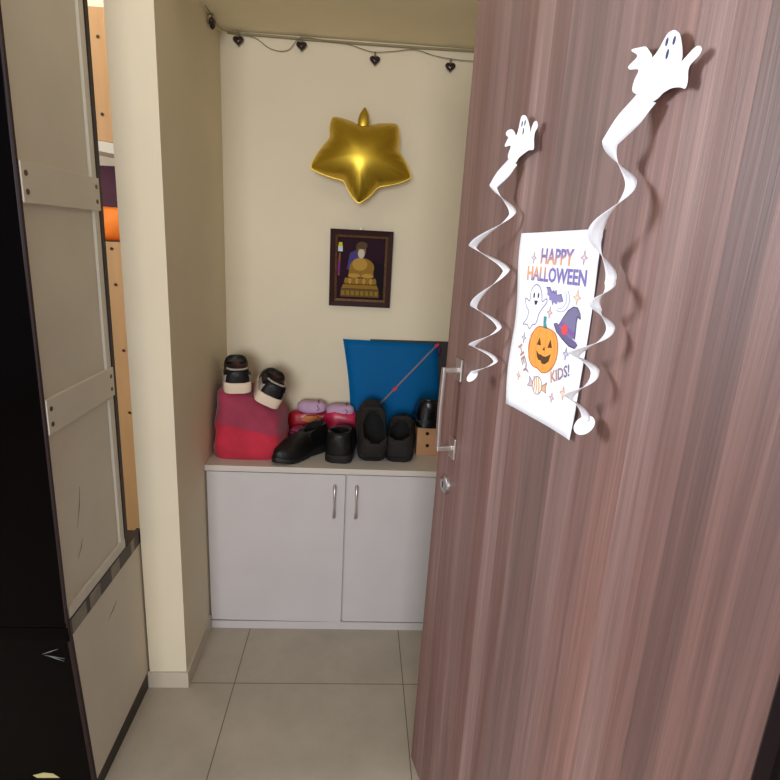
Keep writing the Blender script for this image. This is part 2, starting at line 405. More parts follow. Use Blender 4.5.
# ------------------------------------------------------------------ packets behind the shoes
def pillow(mb, cx, cy, cz, hx, hy, hz, n=18, m=9, wr=.004, sc=22, ex=.6, seed=0.):
    rs = []
    for i in range(m+1):
        t = -PI/2+PI*i/m; ct = max(.001, math.cos(t))**.6; st = math.copysign(abs(math.sin(t))**.8, math.sin(t))
        ring = []
        for j in range(n):
            a = 2*PI*j/n; c, s_ = math.cos(a), math.sin(a)
            p = Vector((st*hx, math.copysign(abs(c)**ex, c)*hy*ct, math.copysign(abs(s_)**ex, s_)*hz*ct))
            w = noise.noise(p*sc+Vector((seed, 7, 1)))*wr
            p += p.normalized()*w
            ring.append((cx+p.x, cy+p.y, cz+p.z))
        rs.append(ring)
    return mb.rings(rs)
pk = thing('plastic_packet', (.43, .348, HC+.0005), 'crumpled red and pink plastic packet behind the black shoes', 'packet')
pillow(MB(), -.055, 0, .062, .125, .034, .058, wr=.012, sc=20, seed=1).build('body', M_redp, pk, True)
pillow(MB(), .062, -.028, .066, .088, .030, .062, wr=.012, sc=20, seed=3).build('pink_half', M_pink, pk, True)['label'] = 'pink half of the packet'
op_ = MB().prism([(-.105, .085), (-.085, .105), (-.045, .104), (-.02, .092), (-.04, .076), (-.08, .076)], lambda a, b, t: (a, t, b), -.043, -.028)
op_.build('printed_patch', M_orangep, pk)
M_stripe = bpy.data.materials.new('striped_cloth'); M_stripe.use_nodes = True
_nt = M_stripe.node_tree; _w = _nt.nodes.new('ShaderNodeTexWave'); _w.wave_type = 'BANDS'; _w.bands_direction = 'Z'; _w.inputs['Scale'].default_value = 26
_tc = _nt.nodes.new('ShaderNodeTexCoord'); _nt.links.new(_tc.outputs['Object'], _w.inputs['Vector'])
_r = _nt.nodes.new('ShaderNodeValToRGB'); _r.color_ramp.elements[0].color = (*lin((70, 24, 60)), 1); _r.color_ramp.elements[1].color = (*lin((176, 60, 110)), 1)
_nt.links.new(_w.outputs['Fac'], _r.inputs[0]); _nt.links.new(_r.outputs[0], _nt.nodes['Principled BSDF'].inputs['Base Color'])
sc_ = pillow(MB(), 0, 0, .035, .036, .035, .034, wr=.004, seed=5, ex=.5).build('rolled_cloth', M_stripe, None, True)
sc_.location = (.316, .262, HC+.001); sc_.rotation_euler = (.1, 0, -.3)
tag(sc_, 'small pink and purple striped cloth roll between the red bag and the black shoes', 'cloth')
for i, (x, hw, z, lb) in enumerate(((.366, .062, .118, 'lavender cloth pouch lying on the red packet, next to the red bag'),
                                    (.487, .058, .108, 'lavender cloth pouch lying on the red packet, next to the blue kite'))):
    p = thing('cloth_pouch', (x, .328, HC+z-.002), lb, 'pouch', group='lavender pouches on the packet')
    pillow(MB(), 0, 0, .024, hw, .03, .026, wr=.005, sc=26, seed=9+i).build('body', M_lav, p, True)
    MB().tube([(hw*.45+.006*math.sin(q*3), .031*math.cos(q*2*PI/14), .024+.028*math.sin(q*2*PI/14)) for q in range(15)], .0016, 5).build('drawstring', M_purple, p, True)

# ------------------------------------------------------------------ kite and dark board
def kp(a, b):   # a across, b up, on a plane leaning back to the wall
    z = HC+.002+b
    return Vector((a, .358+.022*b/.43, z))
kite = thing('paper_kite', (0, 0, 0), 'blue paper kite leaning on the back wall behind the shoes', 'kite')
n = 12
kv = []; kf = []
for i in range(n+1):
    for j in range(n+1):
        s, t = i/n, j/n
        bl, br, tl, tr = (.533, .012), (.925, .004), (.487, .424), (.890, .420)
        a = (bl[0]*(1-s)+br[0]*s)*(1-t)+(tl[0]*(1-s)+tr[0]*s)*t-(.010*math.sin(PI*t)*(1-s))*-1
        b = (bl[1]*(1-s)+br[1]*s)*(1-t)+(tl[1]*(1-s)+tr[1]*s)*t
        p = kp(a, b); p.y += .006*math.sin(PI*s)*math.sin(PI*t)*-1
        kv.append(p)
for i in range(n):
    for j in range(n):
        k = i*(n+1)+j; kf.append((k, k+n+1, k+n+2, k+1))
ks_ = mesh('sheet', kv, kf, M_kite, kite, True)
sd = ks_.modifiers.new('t', 'SOLIDIFY'); sd.thickness = .0006
sp = [kp(.533+(.890-.533)*t, .012+(.420-.012)*t)+Vector((0, -.0035-.006*math.sin(PI*t)**2, 0)) for t in [i/16 for i in range(17)]]
MB().rings([[p+Vector((-.0035, .001, .003)), p+Vector((.0035, .001, -.003)), p+Vector((.003, -.0012, -.0025)), p+Vector((-.003, -.0012, .0025))] for p in sp]).build('spine', M_bamboo, kite, True)
sp2 = [kp(.487+(.925-.487)*t, .424+(.004-.424)*t+.06*math.sin(PI*t))+Vector((0, .004, 0)) for t in [i/16 for i in range(17)]]
MB().tube(sp2, .0016, 6).build('bow', M_bamboo, kite, True)
for a, b, s in ((.716, .222, .012), (.884, .415, .011)):
    c = kp(a, b)+Vector((0, -.0125 if a < .8 else -.006, 0))
    MB().prism([(-s, -s*.7), (-s*.2, -s), (s, .1*s), (s*.8, s*.9), (-s*.4, s*.5)], lambda x, z, t: (c.x+x, c.y+t, c.z+z), -.0006, .0006).build('tape_patch', M_redtape, kite)
tp_ = kp(.897, .40)
MB().tube([tp_+Vector((.002*math.sin(i*2.1), -.008, .012-i*.006)) for i in range(8)], [.002, .005, .007, .008, .007, .006, .005, .002], 8).build('tassel', M_purple, kite, True)
bd = MB().hexa([(.602, .383, HC+.001), (.965, .383, HC+.001), (.965, .388, HC+.001), (.602, .388, HC+.001),
                (.602, .386, 1.136), (.955, .386, 1.140), (.955, .391, 1.140), (.602, .391, 1.136)]).build('dark_board', M_board)
tag(bd, 'flat dark grey board standing between the blue kite and the wall', 'board')

# ------------------------------------------------------------------ gold star balloon
star = thing('star_balloon', (.535, W, 1.819), 'puffy gold foil star balloon on the back wall', 'balloon', rot=(math.radians(-9), 0, 0))
ctrl = [(-.109, .148), (.002, .118), (.131, .137), (.136, .044), (.194, -.055), (.068, -.094), (-.003, -.160), (-.060, -.078), (-.190, -.040), (-.116, .072)]
dense = []
for i in range(10):
    a = Vector(ctrl[i]); b = Vector(ctrl[(i+1) % 10])
    for k in range(12):
        t = k/12; p = a.lerp(b, t)
        tip = (t if i % 2 == 0 else 1-t)
        mid = Vector((-(b-a).y, (b-a).x)).normalized()
        p = p+mid*(.006*math.sin(PI*t))            # bowed seams
        dense.append(p)
# round off the tips a little
for _ in range(2):
    dense = [(dense[i-1]+dense[i]*2+dense[(i+1) % len(dense)])/4 for i in range(len(dense))]
nd = len(dense)
def star_ring(s, side):
    ring = []
    for j, p in enumerate(dense):
        ph = (j % 24)/24*2*PI
        crease = .010*s**5*math.cos(ph*1+0)*(1 if (j % 24) > 0 else 1)
        pk_ = .006*s**5*math.sin(j*2.1+1.3*math.sin(j*.7))*smoothstep(.5, .9, s)
        h = .088*max(0, 1-s**2.1)**.62
        h += (crease*-.5+pk_)*(1-s**12)
        rr_ = p.length; q = s*(.122*(1-s**1.8)+rr_*s**1.8)/rr_
        ring.append((p.x*q, -.0865-side*h if side > 0 else -.0865+h*.97, p.y*q))
    return ring
SS = [.04, .12, .22, .32, .42, .52, .62, .70, .77, .83, .88, .92, .955, .98, .995]
rs = [star_ring(s, 1) for s in SS]+[star_ring(1.0, 1)]+[star_ring(s, -1) for s in SS[::-1]]
bl_ = MB().rings(rs).build('foil_body', M_gold, star, True)
fl = MB()                                      # flat welded seam round the rim
fl.rings([[(p.x*.985, -.0870, p.y*.985) for p in dense], [(p.x*1.022, -.0867, p.y*1.022) for p in dense]], cap=False)
fo = fl.build('seam', M_gold, star); fo.modifiers.new('t', 'SOLIDIFY').thickness = .0008
tail = []
for i in range(13):
    t = i/12; tail.append([(.004+.021*math.sin(PI*min(1, .22+t*.76))**.8*math.cos(a*2*PI/14)+.004*t, -.0865+.010*math.sin(PI*min(1, .2+t*.75))*math.sin(a*2*PI/14), .112+.078*t) for a in range(14)])
MB().rings(tail).build('neck', M_gold, star, True)
MB().cyl((.0, -.006, .02), (0, 1, 0), .012, .0058, 12).build('tape_tab', M_paper, star)

# ------------------------------------------------------------------ framed picture
pic = thing('framed_picture', (.5505, W, 1.4265), 'framed picture of a golden seated statue on the back wall', 'picture', rot=(math.radians(2.2), 0, 0))
hw, hh_ = .126, .153
def frame_ring(o0, o1, d0, d1):
    mb = MB(); out = [(-hw+o0, -hh_+o0), (hw-o0, -hh_+o0), (hw-o0, hh_-o0), (-hw+o0, hh_-o0)]
    inn = [(-hw+o1, -hh_+o1), (hw-o1, -hh_+o1), (hw-o1, hh_-o1), (-hw+o1, hh_-o1)]
    v = [(x, d0, z) for x, z in out]+[(x, d1-.004, z) for x, z in out]+[(x, d1, z) for x, z in inn]+[(x, d0, z) for x, z in inn]
    f = []
    for k in range(3):
        for i in range(4): f.append((k*4+i, k*4+(i+1) % 4, (k+1)*4+(i+1) % 4, (k+1)*4+i))
    for i in range(4): f.append((12+i, 12+(i+1) % 4, (i+1) % 4, i))
    return mb.add(v, f)
frame_ring(0, .021, -.004, -.024).build('frame', M_frame, pic)
gi = frame_ring(.021, .030, -.004, -.020).build('gilt_liner', M_goldpaint, pic)
gi['label'] = 'narrow antique gold inner moulding'
MB().box(-hw+.004, hw-.004, -.004, -.001, -hh_+.004, hh_-.004).build('backing', M_darkgap, pic)
MB().tube([(.006*math.cos(a*PI/8), -.006, hh_+.001+.008*math.sin(a*PI/8)) for a in range(9)], .0015, 6).build('hanger', M_steel, pic)
PC = {k: mat('print_'+k, c, .6, spec=.1) for k, c in dict(bg=(40, 12, 28), gold=(142, 108, 40), gold2=(178, 138, 62), dgold=(98, 76, 36), blue=(70, 62, 120), skin=(128, 96, 70),
      beard=(196, 186, 168), hat=(84, 68, 44), candle=(206, 190, 60), cwhite=(196, 210, 222), violet=(120, 40, 120), shadow=(24, 10, 20), brown=(130, 84, 52)).items()}
keys = list(PC); pm = MB()
def pp(key, poly, d):
    if key not in ('bg', 'shadow', 'candle', 'cwhite', 'violet', 'brown'): poly = [(x*1.10, z*1.15+.009) for x, z in poly]
    pm.m = keys.index(key); pm.add([(x, -.0125-d*.00022, z) for x, z in poly], [tuple(range(len(poly)))])
def pe(cx, cz, rx, rz, n=20, a0=0, a1=2*PI): return [(cx+rx*math.cos(a0+(a1-a0)*i/n), cz+rz*math.sin(a0+(a1-a0)*i/n)) for i in range(n)]
iw, ih = hw-.028, hh_-.028
pp('bg', [(-iw, -ih), (iw, -ih), (iw, ih), (-iw, ih)], 0)
pp('shadow', [(.02, -ih), (iw, -ih), (iw, .02), (.05, .03)], 1)
pp('brown', [(-.094, -.03), (-.086, -.03), (-.083, .06), (-.090, .06)], 2)
pp('candle', [(-.094, .085), (-.076, .085), (-.078, .102), (-.091, .102)], 2)
pp('cwhite', [(-.094, .066), (-.076, .066), (-.076, .085), (-.094, .085)], 2)
pp('violet', [(-.094, -.022), (-.086, -.022), (-.086, .03), (-.094, .03)], 3)
pp('blue', [(-.052, -.012), (.012, -.012), (.012, .052), (-.02, .056), (-.042, .046)], 3)
pp('gold', pe(.004, -.004, .046, .034), 4)
pp('gold', [(-.046, -.038), (.048, -.038), (.046, -.004), (.03, .022), (-.02, .022), (-.042, -.004)], 5)
pp('gold2', pe(-.004, .008, .028, .022), 6)
pp('skin', pe(.0, .056, .017, .024), 6)
pp('beard', pe(.0, .045, .012, .017), 7)
pp('hat', pe(.002, .073, .020, .013), 8)
pp('hat', [(-.02, .07), (-.012, .07), (-.012, .048), (-.019, .05)], 8)
pp('gold2', pe(-.024, -.032, .022, .008), 7); pp('gold2', pe(.026, -.032, .022, .008), 7)
pp('dgold', [(-.062, -.062), (.062, -.062), (.056, -.040), (-.056, -.040)], 6)
for i in range(9): pp('gold2' if i % 2 else 'gold', pe(-.052+i*.013, -.051, .0075, .011), 8)
pp('gold', [(-.070, -.078), (.068, -.078), (.062, -.064), (-.064, -.064)], 7)
pp('dgold', [(-.074, -.108), (.072, -.108), (.070, -.079), (-.072, -.079)], 7)
for i in range(8): pp('gold', [(-.070+i*.0178, -.102), (-.058+i*.0178, -.102), (-.058+i*.0178, -.086), (-.070+i*.0178, -.086)], 8)
pr = pm.build('print', None, pic, mats=[PC[k] for k in keys], fix=False)
for p in pr.data.polygons:
    if p.normal.y > 0: p.flip()
# ------------------------------------------------------------------ cord and heart lights
cd = MB().tube([(.03+i*.055, W-.007, 2.250-.004*math.sin(PI*i/18)) for i in range(21)], .0042, 6).build('taut_cord', M_cord, None, True)
tag(cd, 'thin cream cord stretched along the top of the back wall', 'cord')
hl = thing('heart_string_lights', (0, 0, 0), 'string of small dark heart ornaments on a thin wire, across the top of the niche', 'string lights')
hearts = [(.0145, .230, 2.226), (.070, W-.016, 2.221), (.301, W-.016, 2.219), (.574, W-.016, 2.189), (.859, W-.016, 2.185)]
wp = [(.012, .15, 2.252), (.012, .24, 2.253), (.0145, .262, 2.250), (.012, .33, 2.250), (.04, W-.012, 2.248), (.070, W-.016, 2.243), (.13, W-.012, 2.238), (.19, W-.012, 2.205), (.25, W-.012, 2.205), (.301, W-.016, 2.248),
      (.40, W-.012, 2.244), (.47, W-.013, 2.240), (.53, W-.013, 2.226), (.574, W-.016, 2.219), (.65, W-.013, 2.228), (.72, W-.013, 2.238), (.79, W-.013, 2.224), (.859, W-.016, 2.215), (.95, W-.013, 2.214), (1.05, W-.013, 2.225)]
MB().tube(crom(wp, 6), .0014, 5).build('wire', M_wire, hl, True)
for i, (x, y, z) in enumerate(hearts):
    hp = []
    for k in range(40):
        a = 2*PI*k/40
        hp.append((16*math.sin(a)**3/17, (13*math.cos(a)-5*math.cos(2*a)-2*math.cos(3*a)-math.cos(4*a)+2)/17))
    rs = []
    for t, g in ((-1, .12), (-.9, .55), (-.55, .85), (0, 1), (.55, .85), (.9, .55), (1, .12)):
        if i == 0: rs.append([Vector((x+t*.010, y+a*g*.021, z+b*g*.021)) for a, b in hp])
        else: rs.append([Vector((x+a*g*.021, y+t*.010, z+b*g*.021)) for a, b in hp])
    ho = MB().rings(rs).build('heart_ornament', M_heart, hl, True)
    MB().tube([(x, y, z+.014), (x, y, z+.031)], [.005, .0035], 8).build('cap', M_wire, ho)
    if i == 0: MB().cyl((x, y, z+.028), (-1, 0, 0), .003, .0144, 8).build('clip', M_wire, hl)
    else: MB().cyl((x, y, z+.030), (0, 1, 0), .003, W-y-.0002, 8).build('clip', M_wire, hl)

# ------------------------------------------------------------------ door
E0 = Vector((.762, -.593, 0)); RZ = math.atan2(-.97196906, .2351088)
def door_place(u0, z0):
    return E0+Vector((.2351088*u0, -.97196906*u0, z0))
# in door space x runs from the free edge to the hinge, y into the leaf, z up
door = thing('entrance_door', E0, 'open brown wood-grain entrance door with paper ghosts and a poster', 'door', (0, 0, RZ))
def ue(z): return .000+.052*z/2.03
lf = MB().hexa([(ue(.011), 0, .011), (.9485, 0, .011), (.9485, .036, .011), (ue(.011), .036, .011),
                (ue(2.12), 0, 2.12), (.9485, 0, 2.12), (.9485, .036, 2.12), (ue(2.12), .036, 2.12)])
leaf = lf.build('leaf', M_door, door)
md = leaf.modifiers.new('b', 'BEVEL'); md.width = .0015; md.segments = 2
eb = MB().hexa([(ue(.011)-.0012, .001, .012), (ue(.011)-.0001, .001, .012), (ue(.011)-.0001, .035, .012), (ue(.011)-.0012, .035, .012),
                (ue(2.12)-.0012, .001, 2.119), (ue(2.12)-.0001, .001, 2.119), (ue(2.12)-.0001, .035, 2.119), (ue(2.12)-.0012, .035, 2.119)]).build('edge_band', M_dooredge, door)
MB().box(.9486, .9496, .001, .035, .012, 2.119).build('edge_band', M_jamb, door)['label'] = 'dark hinge edge of the door'
hb = MB()
pts = [(.118, -.040, 1.262), (.1175, -.041, 1.22), (.117, -.042, 1.165), (.117, -.041, 1.11), (.117, -.040, 1.070)]
rs = []
for (x, y, z) in crom(pts, 5):
    rs.append([(x+a, y+b, z) for a, b in ((-.006, -.004), (.006, -.004), (.007, 0), (.006, .004), (-.006, .004), (-.007, 0))])
hd = autosmooth(MB().rings(rs).build('pull_handle', M_steel, door), 40)
for zc in (1.262, 1.070):
    MB().box(.112, .124, -.044, -.004, zc-.006, zc+.006, .002).build('arm', M_steel, hd)
    MB().box(.103, .135, -.0055, -.0002, zc-.026, zc+.026, .0015).build('mount_plate', M_steel, hd)
lk = MB()
lk.tube([(.093, -.0002, .964), (.093, -.006, .964), (.093, -.009, .964), (.093, -.0095, .964)], [.0235, .0225, .018, .012], 28)
lo = autosmooth(lk.build('lock_rosette', M_chrome, door), 35)
MB().box(.0905, .0955, -.0102, -.0093, .956, .972).build('keyhole', M_hole, lo)
for zc in (.25, 1.05, 1.85):
    MB().cyl((.9495, .041, zc-.05), (0, 0, 1), .0055, .10, 12).build('hinge', M_steel, door)

# poster on the door
PU, PZ = .355, 1.251
po = thing('halloween_poster', door_place(PU, PZ), 'white paper poster with a pumpkin and HAPPY HALLOWEEN lettering on the door', 'poster', (0, 0, RZ))
def sheet_n(u, z):      # distance of the sheet from the door
    s = (u-.352)/.22; t = (1.571-z)/.32
    return .0022+.006*max(0, .12-s)/.12*(.5+.5*math.sin(t*9+.6))+.004*smoothstep(.85, 1, t)*smoothstep(.6, 1, s)+.003*smoothstep(.9, 1, s)*(.5+.5*math.sin(t*7+2))
def quad_pt(s, t):
    tl, tr, bl, br = Vector((.349, 1.567)), Vector((.574, 1.574)), Vector((.354, 1.250)), Vector((.571, 1.254))
    return (tl*(1-s)+tr*s)*(1-t)+(bl*(1-s)+br*s)*t
pv = []; pf = []; a, b = 16, 20
for j in range(b+1):
    for i in range(a+1):
        q = quad_pt(i/a, j/b); pv.append((q.x-PU, -sheet_n(q.x, q.y), q.y-PZ))
for j in range(b):
    for i in range(a):
        k = j*(a+1)+i; pf.append((k, k+a+1, k+a+2, k+1))
sh = mesh('sheet', pv, pf, M_paper, po, True, fix=False)
sd = sh.modifiers.new('t', 'SOLIDIFY'); sd.thickness = .0004; sd.offset = 0
# the print: coloured shapes and outlines, one mesh, colours in an attribute
PV = []; PF = []; PCOL = []
def P_poly(poly, colf, d=1):
    k = len(PV)
    for (u, z) in poly:
        PV.append((u-PU, -sheet_n(u, z)-.0004-.00016*d, z-PZ)); PCOL.append(colf(u, z) if callable(colf) else colf)
    PF.append(tuple(range(k, k+len(poly))))
def P_line(pts, w, col, d=2, close=False):
    pts = [Vector(p) for p in pts]
    if close: pts = pts+[pts[0]]
    for p, q in zip(pts, pts[1:]):
        t = (q-p)
        if t.length < 1e-6: continue
        t.normalize(); nn = Vector((-t.y, t.x))*w/2; t = t*w*.3
        P_poly([p-t+nn, p-t-nn, q+t-nn, q+t+nn], col, d)
def smooth_poly(pts, n=5):
    P = list(pts); out = []
    m = len(P)
    for i in range(m):
        a, b, c, d = (Vector(P[(i+k-1) % m]) for k in range(4))
        for k in range(n):
            t = k/n; out.append(.5*((2*b)+(c-a)*t+(2*a-5*b+4*c-d)*t*t+(3*b-a-3*c+d)*t**3))
    return out
def ell(cx, cz, rx, rz, rot=0, n=20):
    return [Vector((cx+rx*math.cos(2*PI*i/n)*math.cos(rot)-rz*math.sin(2*PI*i/n)*math.sin(rot), cz+rx*math.cos(2*PI*i/n)*math.sin(rot)+rz*math.sin(2*PI*i/n)*math.cos(rot))) for i in range(n)]
VIO = (128, 118, 176); ORA = (236, 168, 116); INK = (112, 108, 150); DK = (60, 54, 78)
def mixc(a, b, t): return tuple(x+(y-x)*t for x, y in zip(a, b))
def text(word, bl, br, tl, colf, bold=.0):
    """word mapped on the parallelogram bl-br (baseline) and bl-tl (cap height)"""
    cu = bpy.data.curves.new('t', 'FONT'); cu.body = word; cu.resolution_u = 2; cu.offset = bold
    ob = bpy.data.objects.new('t', cu); COL.objects.link(ob)
    dg = bpy.context.evaluated_depsgraph_get(); me = bpy.data.meshes.new_from_object(ob.evaluated_get(dg))
    xs = [v.co.x for v in me.vertices]; ys = [v.co.y for v in me.vertices]
    x0, x1, y0, y1 = min(xs), max(xs), min(ys), max(ys)
    bl, br, tl = Vector(bl), Vector(br), Vector(tl); ex = br-bl; ey = tl-bl
    k = len(PV)
    for v in me.vertices:
        s = (v.co.x-x0)/(x1-x0); t = (v.co.y-y0)/(y1-y0); p = bl+ex*s+ey*t
        PV.append((p.x-PU, -sheet_n(p.x, p.y)-.0009, p.y-PZ)); PCOL.append(colf(s, t))
    for p in me.polygons: PF.append(tuple(k+i for i in p.vertices))
    bpy.data.objects.remove(ob); bpy.data.curves.remove(cu); bpy.data.meshes.remove(me)
text('HAPPY', (.416, 1.517), (.511, 1.518), (.4155, 1.543), lambda s, t: mixc(ORA, VIO, smoothstep(.25, .6, t+.35*(.5-s))), .03)
text('HALLOWEEN', (.378, 1.487), (.551, 1.490), (.3765, 1.512), lambda s, t: mixc(ORA, VIO, smoothstep(.35, .6, .9*s+.35*(1-t)+.12)), .03)
text('HEY', (.374, 1.366), (.408, 1.318), (.386, 1.374), lambda s, t: mixc(ORA, INK, .35+.3*s), .02)
text('KIDS!', (.492, 1.326), (.541, 1.350), (.487, 1.345), lambda s, t: mixc(ORA, INK, .25+.75*s), .02)
# ghost
gh = smooth_poly([(.409, 1.481), (.397, 1.470), (.396, 1.452), (.384, 1.455), (.380, 1.452), (.388, 1.440), (.396, 1.434), (.393, 1.420), (.382, 1.409), (.396, 1.410), (.405, 1.404), (.413, 1.412), (.424, 1.416), (.430, 1.432), (.436, 1.441),
                  (.450, 1.455), (.448, 1.461), (.436, 1.455), (.432, 1.468), (.423, 1.479)], 4)
P_poly(gh, (246, 246, 252), 1); P_line(gh, .002, (140, 140, 180), 2, True)
P_poly(ell(.4085, 1.463, .0026, .005), DK, 3); P_poly(ell(.4225, 1.464, .0026, .005), DK, 3)
P_poly([(.411, 1.4545), (.423, 1.455), (.4205, 1.449), (.4165, 1.4465), (.413, 1.449)], DK, 3)
# bat
P_poly([(.444, 1.480), (.455, 1.481), (.463, 1.473), (.467, 1.477), (.471, 1.473), (.474, 1.478), (.478, 1.470), (.490, 1.473), (.497, 1.462), (.488, 1.459), (.483, 1.461), (.479, 1.455), (.472, 1.458), (.468, 1.452), (.464, 1.460),
        (.457, 1.460), (.456, 1.466), (.449, 1.468), (.449, 1.474)], (138, 130, 178), 2)
P_line([(.444, 1.480), (.455, 1.481), (.463, 1.473), (.467, 1.477), (.471, 1.473), (.474, 1.478), (.478, 1.470), (.490, 1.473), (.497, 1.462)], .0012, (96, 90, 140), 3)
# moon
mo = [Vector((.491+.023*math.cos(t), 1.465+.020*math.sin(t))) for t in [(-1.95+i*.2) for i in range(15)]]
mi = [Vector((.484+.022*math.cos(t), 1.466+.017*math.sin(t))) for t in [(-1.6+i*.17) for i in range(15)]]
P_line(mo, .0014, (160, 164, 196), 2); P_line(mi, .0012, (170, 174, 204), 2)
# stars
def spark(u, z, r, col):
    out = []
    for i in range(8):
        q = r if i % 2 == 0 else r*.34; a = i*PI/4+PI/2
        out.append(Vector((u+q*.8*math.cos(a), z+q*math.sin(a))))
    P_poly(out, mixc(col, (255, 255, 255), .55), 1); P_line(out, .0013, col, 2, True)
for u, z, r, c in ((.393, 1.526, .010, (170, 150, 160)), (.537, 1.532, .0105, (172, 140, 150)), (.533, 1.472, .012, (206, 164, 130)), (.463, 1.440, .010, (176, 136, 140)), (.390, 1.385, .010, (150, 140, 170)),
                   (.523, 1.382, .010, (140, 132, 172)), (.386, 1.314, .009, (196, 150, 130)), (.500, 1.303, .009, (180, 140, 150)), (.530, 1.319, .0115, (214, 150, 110))): spark(u, z, r, c)
# pumpkin
pk1 = smooth_poly([(.452, 1.414), (.432, 1.411), (.417, 1.396), (.411, 1.372), (.417, 1.351), (.430, 1.342), (.446, 1.341), (.462, 1.337), (.478, 1.342), (.490, 1.351), (.499, 1.368), (.499, 1.390), (.488, 1.408), (.470, 1.413)], 4)
P_poly(pk1, (246, 160, 76), 1); P_line(pk1, .0016, (196, 104, 52), 3, True)
for du, w_ in ((-.026, .4), (-.012, .8), (.004, .9), (.020, .7)):
    P_line([(.456+du*1.1, 1.409), (.455+du*1.7, 1.392), (.455+du*1.8, 1.372), (.456+du*1.6, 1.352), (.457+du*1.1, 1.342)], .0011, (222, 128, 56), 2)
P_poly([(.450, 1.412), (.462, 1.412), (.456, 1.422), (.456, 1.432), (.447, 1.432), (.448, 1.422)], (70, 146, 150), 3)
P_poly([(.436, 1.381), (.449, 1.382), (.443, 1.395)], (86, 62, 40), 4); P_poly([(.470, 1.382), (.483, 1.384), (.476, 1.397)], (86, 62, 40), 4)
P_poly([(.456, 1.375), (.463, 1.376), (.460, 1.382)], (86, 62, 40), 4)
P_poly([(.437, 1.371), (.446, 1.366), (.453, 1.367), (.458, 1.365), (.468, 1.366), (.482, 1.373), (.478, 1.360), (.468, 1.353), (.458, 1.352), (.454, 1.357), (.447, 1.356), (.441, 1.361)], (84, 62, 38), 4)
# witch hat
P_poly([(.480, 1.424), (.487, 1.427), (.505, 1.419), (.527, 1.410), (.545, 1.405), (.551, 1.401), (.545, 1.395), (.529, 1.397), (.508, 1.405), (.490, 1.414)], (110, 100, 140), 2)
P_poly([(.494, 1.423), (.503, 1.436), (.515, 1.450), (.527, 1.457), (.538, 1.457), (.546, 1.449), (.549, 1.441), (.541, 1.444), (.540, 1.434), (.541, 1.420), (.541, 1.409), (.527, 1.408), (.508, 1.415)], (122, 116, 150), 3)
P_line([(.494, 1.423), (.503, 1.436), (.515, 1.450), (.527, 1.457), (.538, 1.457), (.546, 1.449), (.549, 1.441), (.541, 1.444), (.540, 1.434), (.541, 1.409)], .0016, (72, 66, 100), 4)
P_line([(.480, 1.424), (.490, 1.413), (.508, 1.404), (.529, 1.396), (.546, 1.395)], .002, (78, 70, 112), 4)
P_poly([(.496, 1.425), (.512, 1.418), (.541, 1.410), (.541, 1.418), (.514, 1.426), (.500, 1.432)], (128, 92, 160), 4)
P_poly(ell(.512, 1.419, .0085, .0085), (226, 80, 84), 5)
# candy
P_poly(ell(.452, 1.312, .015, .0155), (250, 240, 236), 1); P_line(ell(.452, 1.312, .015, .0155), .0014, INK, 3, True)
for da in (-.4, .2, .8): P_line([(.452-.008+da*.012, 1.325), (.449+da*.012, 1.312), (.452-.004+da*.014, 1.300)], .0034, (226, 166, 92), 2)
P_poly([(.438, 1.312), (.424, 1.322), (.426, 1.312), (.421, 1.304), (.436, 1.306)], (214, 186, 184), 1); P_poly([(.467, 1.314), (.481, 1.324), (.478, 1.314), (.482, 1.306), (.468, 1.308)], (232, 178, 110), 1)
P_line([(.438, 1.312), (.424, 1.322), (.426, 1.312), (.421, 1.304), (.436, 1.306)], .0012, INK, 3); P_line([(.467, 1.314), (.481, 1.324), (.478, 1.314), (.482, 1.306), (.468, 1.308)], .0012, INK, 3)
M_print = mat('poster_ink', (255, 255, 255), .65, spec=.2)
_nt = M_print.node_tree; _a = _nt.nodes.new('ShaderNodeVertexColor'); _a.layer_name = 'ink'; _nt.links.new(_a.outputs['Color'], _nt.nodes['Principled BSDF'].inputs['Base Color'])
pr = mesh('print', PV, PF, M_print, po, fix=False)
ca = pr.data.color_attributes.new('ink', 'FLOAT_COLOR', 'POINT')
for i, c in enumerate(PCOL): ca.data[i].color = (*lin(c), 1)

# paper ghosts with spiral tails
RG = [(.665,1.795),(.659,1.795),(.656,1.794),(.651,1.789),(.645,1.781),(.636,1.774),(.633,1.778),(.629,1.782),(.62,1.79),(.61,1.792),(.596,1.794),(.594,1.792),(.607,1.783),(.593,1.776),(.592,1.773),(.597,1.77),(.613,1.766),(.608,1.756),(.606,1.747),(.609,1.741),(.621,1.735),(.633,1.727),(.652,1.723),(.665,1.729),(.678,1.731),(.691,1.729),(.699,1.726),(.701,1.733),(.699,1.744),(.701,1.75),(.711,1.756),(.714,1.761),(.712,1.765),(.707,1.767),(.7,1.765),(.692,1.76),(.686,1.757),(.686,1.762),(.683,1.773),(.677,1.786),(.671,1.792)]
RE = [(.657,1.785),(.669,1.783),(.661,1.771)]
LG = [(.322,1.765),(.317,1.764),(.314,1.76),(.309,1.742),(.303,1.735),(.296,1.742),(.285,1.748),(.271,1.749),(.263,1.746),(.265,1.741),(.274,1.736),(.269,1.731),(.263,1.724),(.267,1.721),(.287,1.72),(.28,1.707),(.282,1.698),(.293,1.694),(.3,1.689),(.313,1.689),(.321,1.695),(.333,1.699),(.355,1.704),(.37,1.703),(.37,1.712),(.368,1.72),(.369,1.73),(.376,1.737),(.374,1.744),(.369,1.748),(.362,1.747),(.357,1.74),(.354,1.732),(.35,1.741),(.342,1.752),(.332,1.762)]
LE = [(.322,1.751),(.332,1.751),(.329,1.738)]
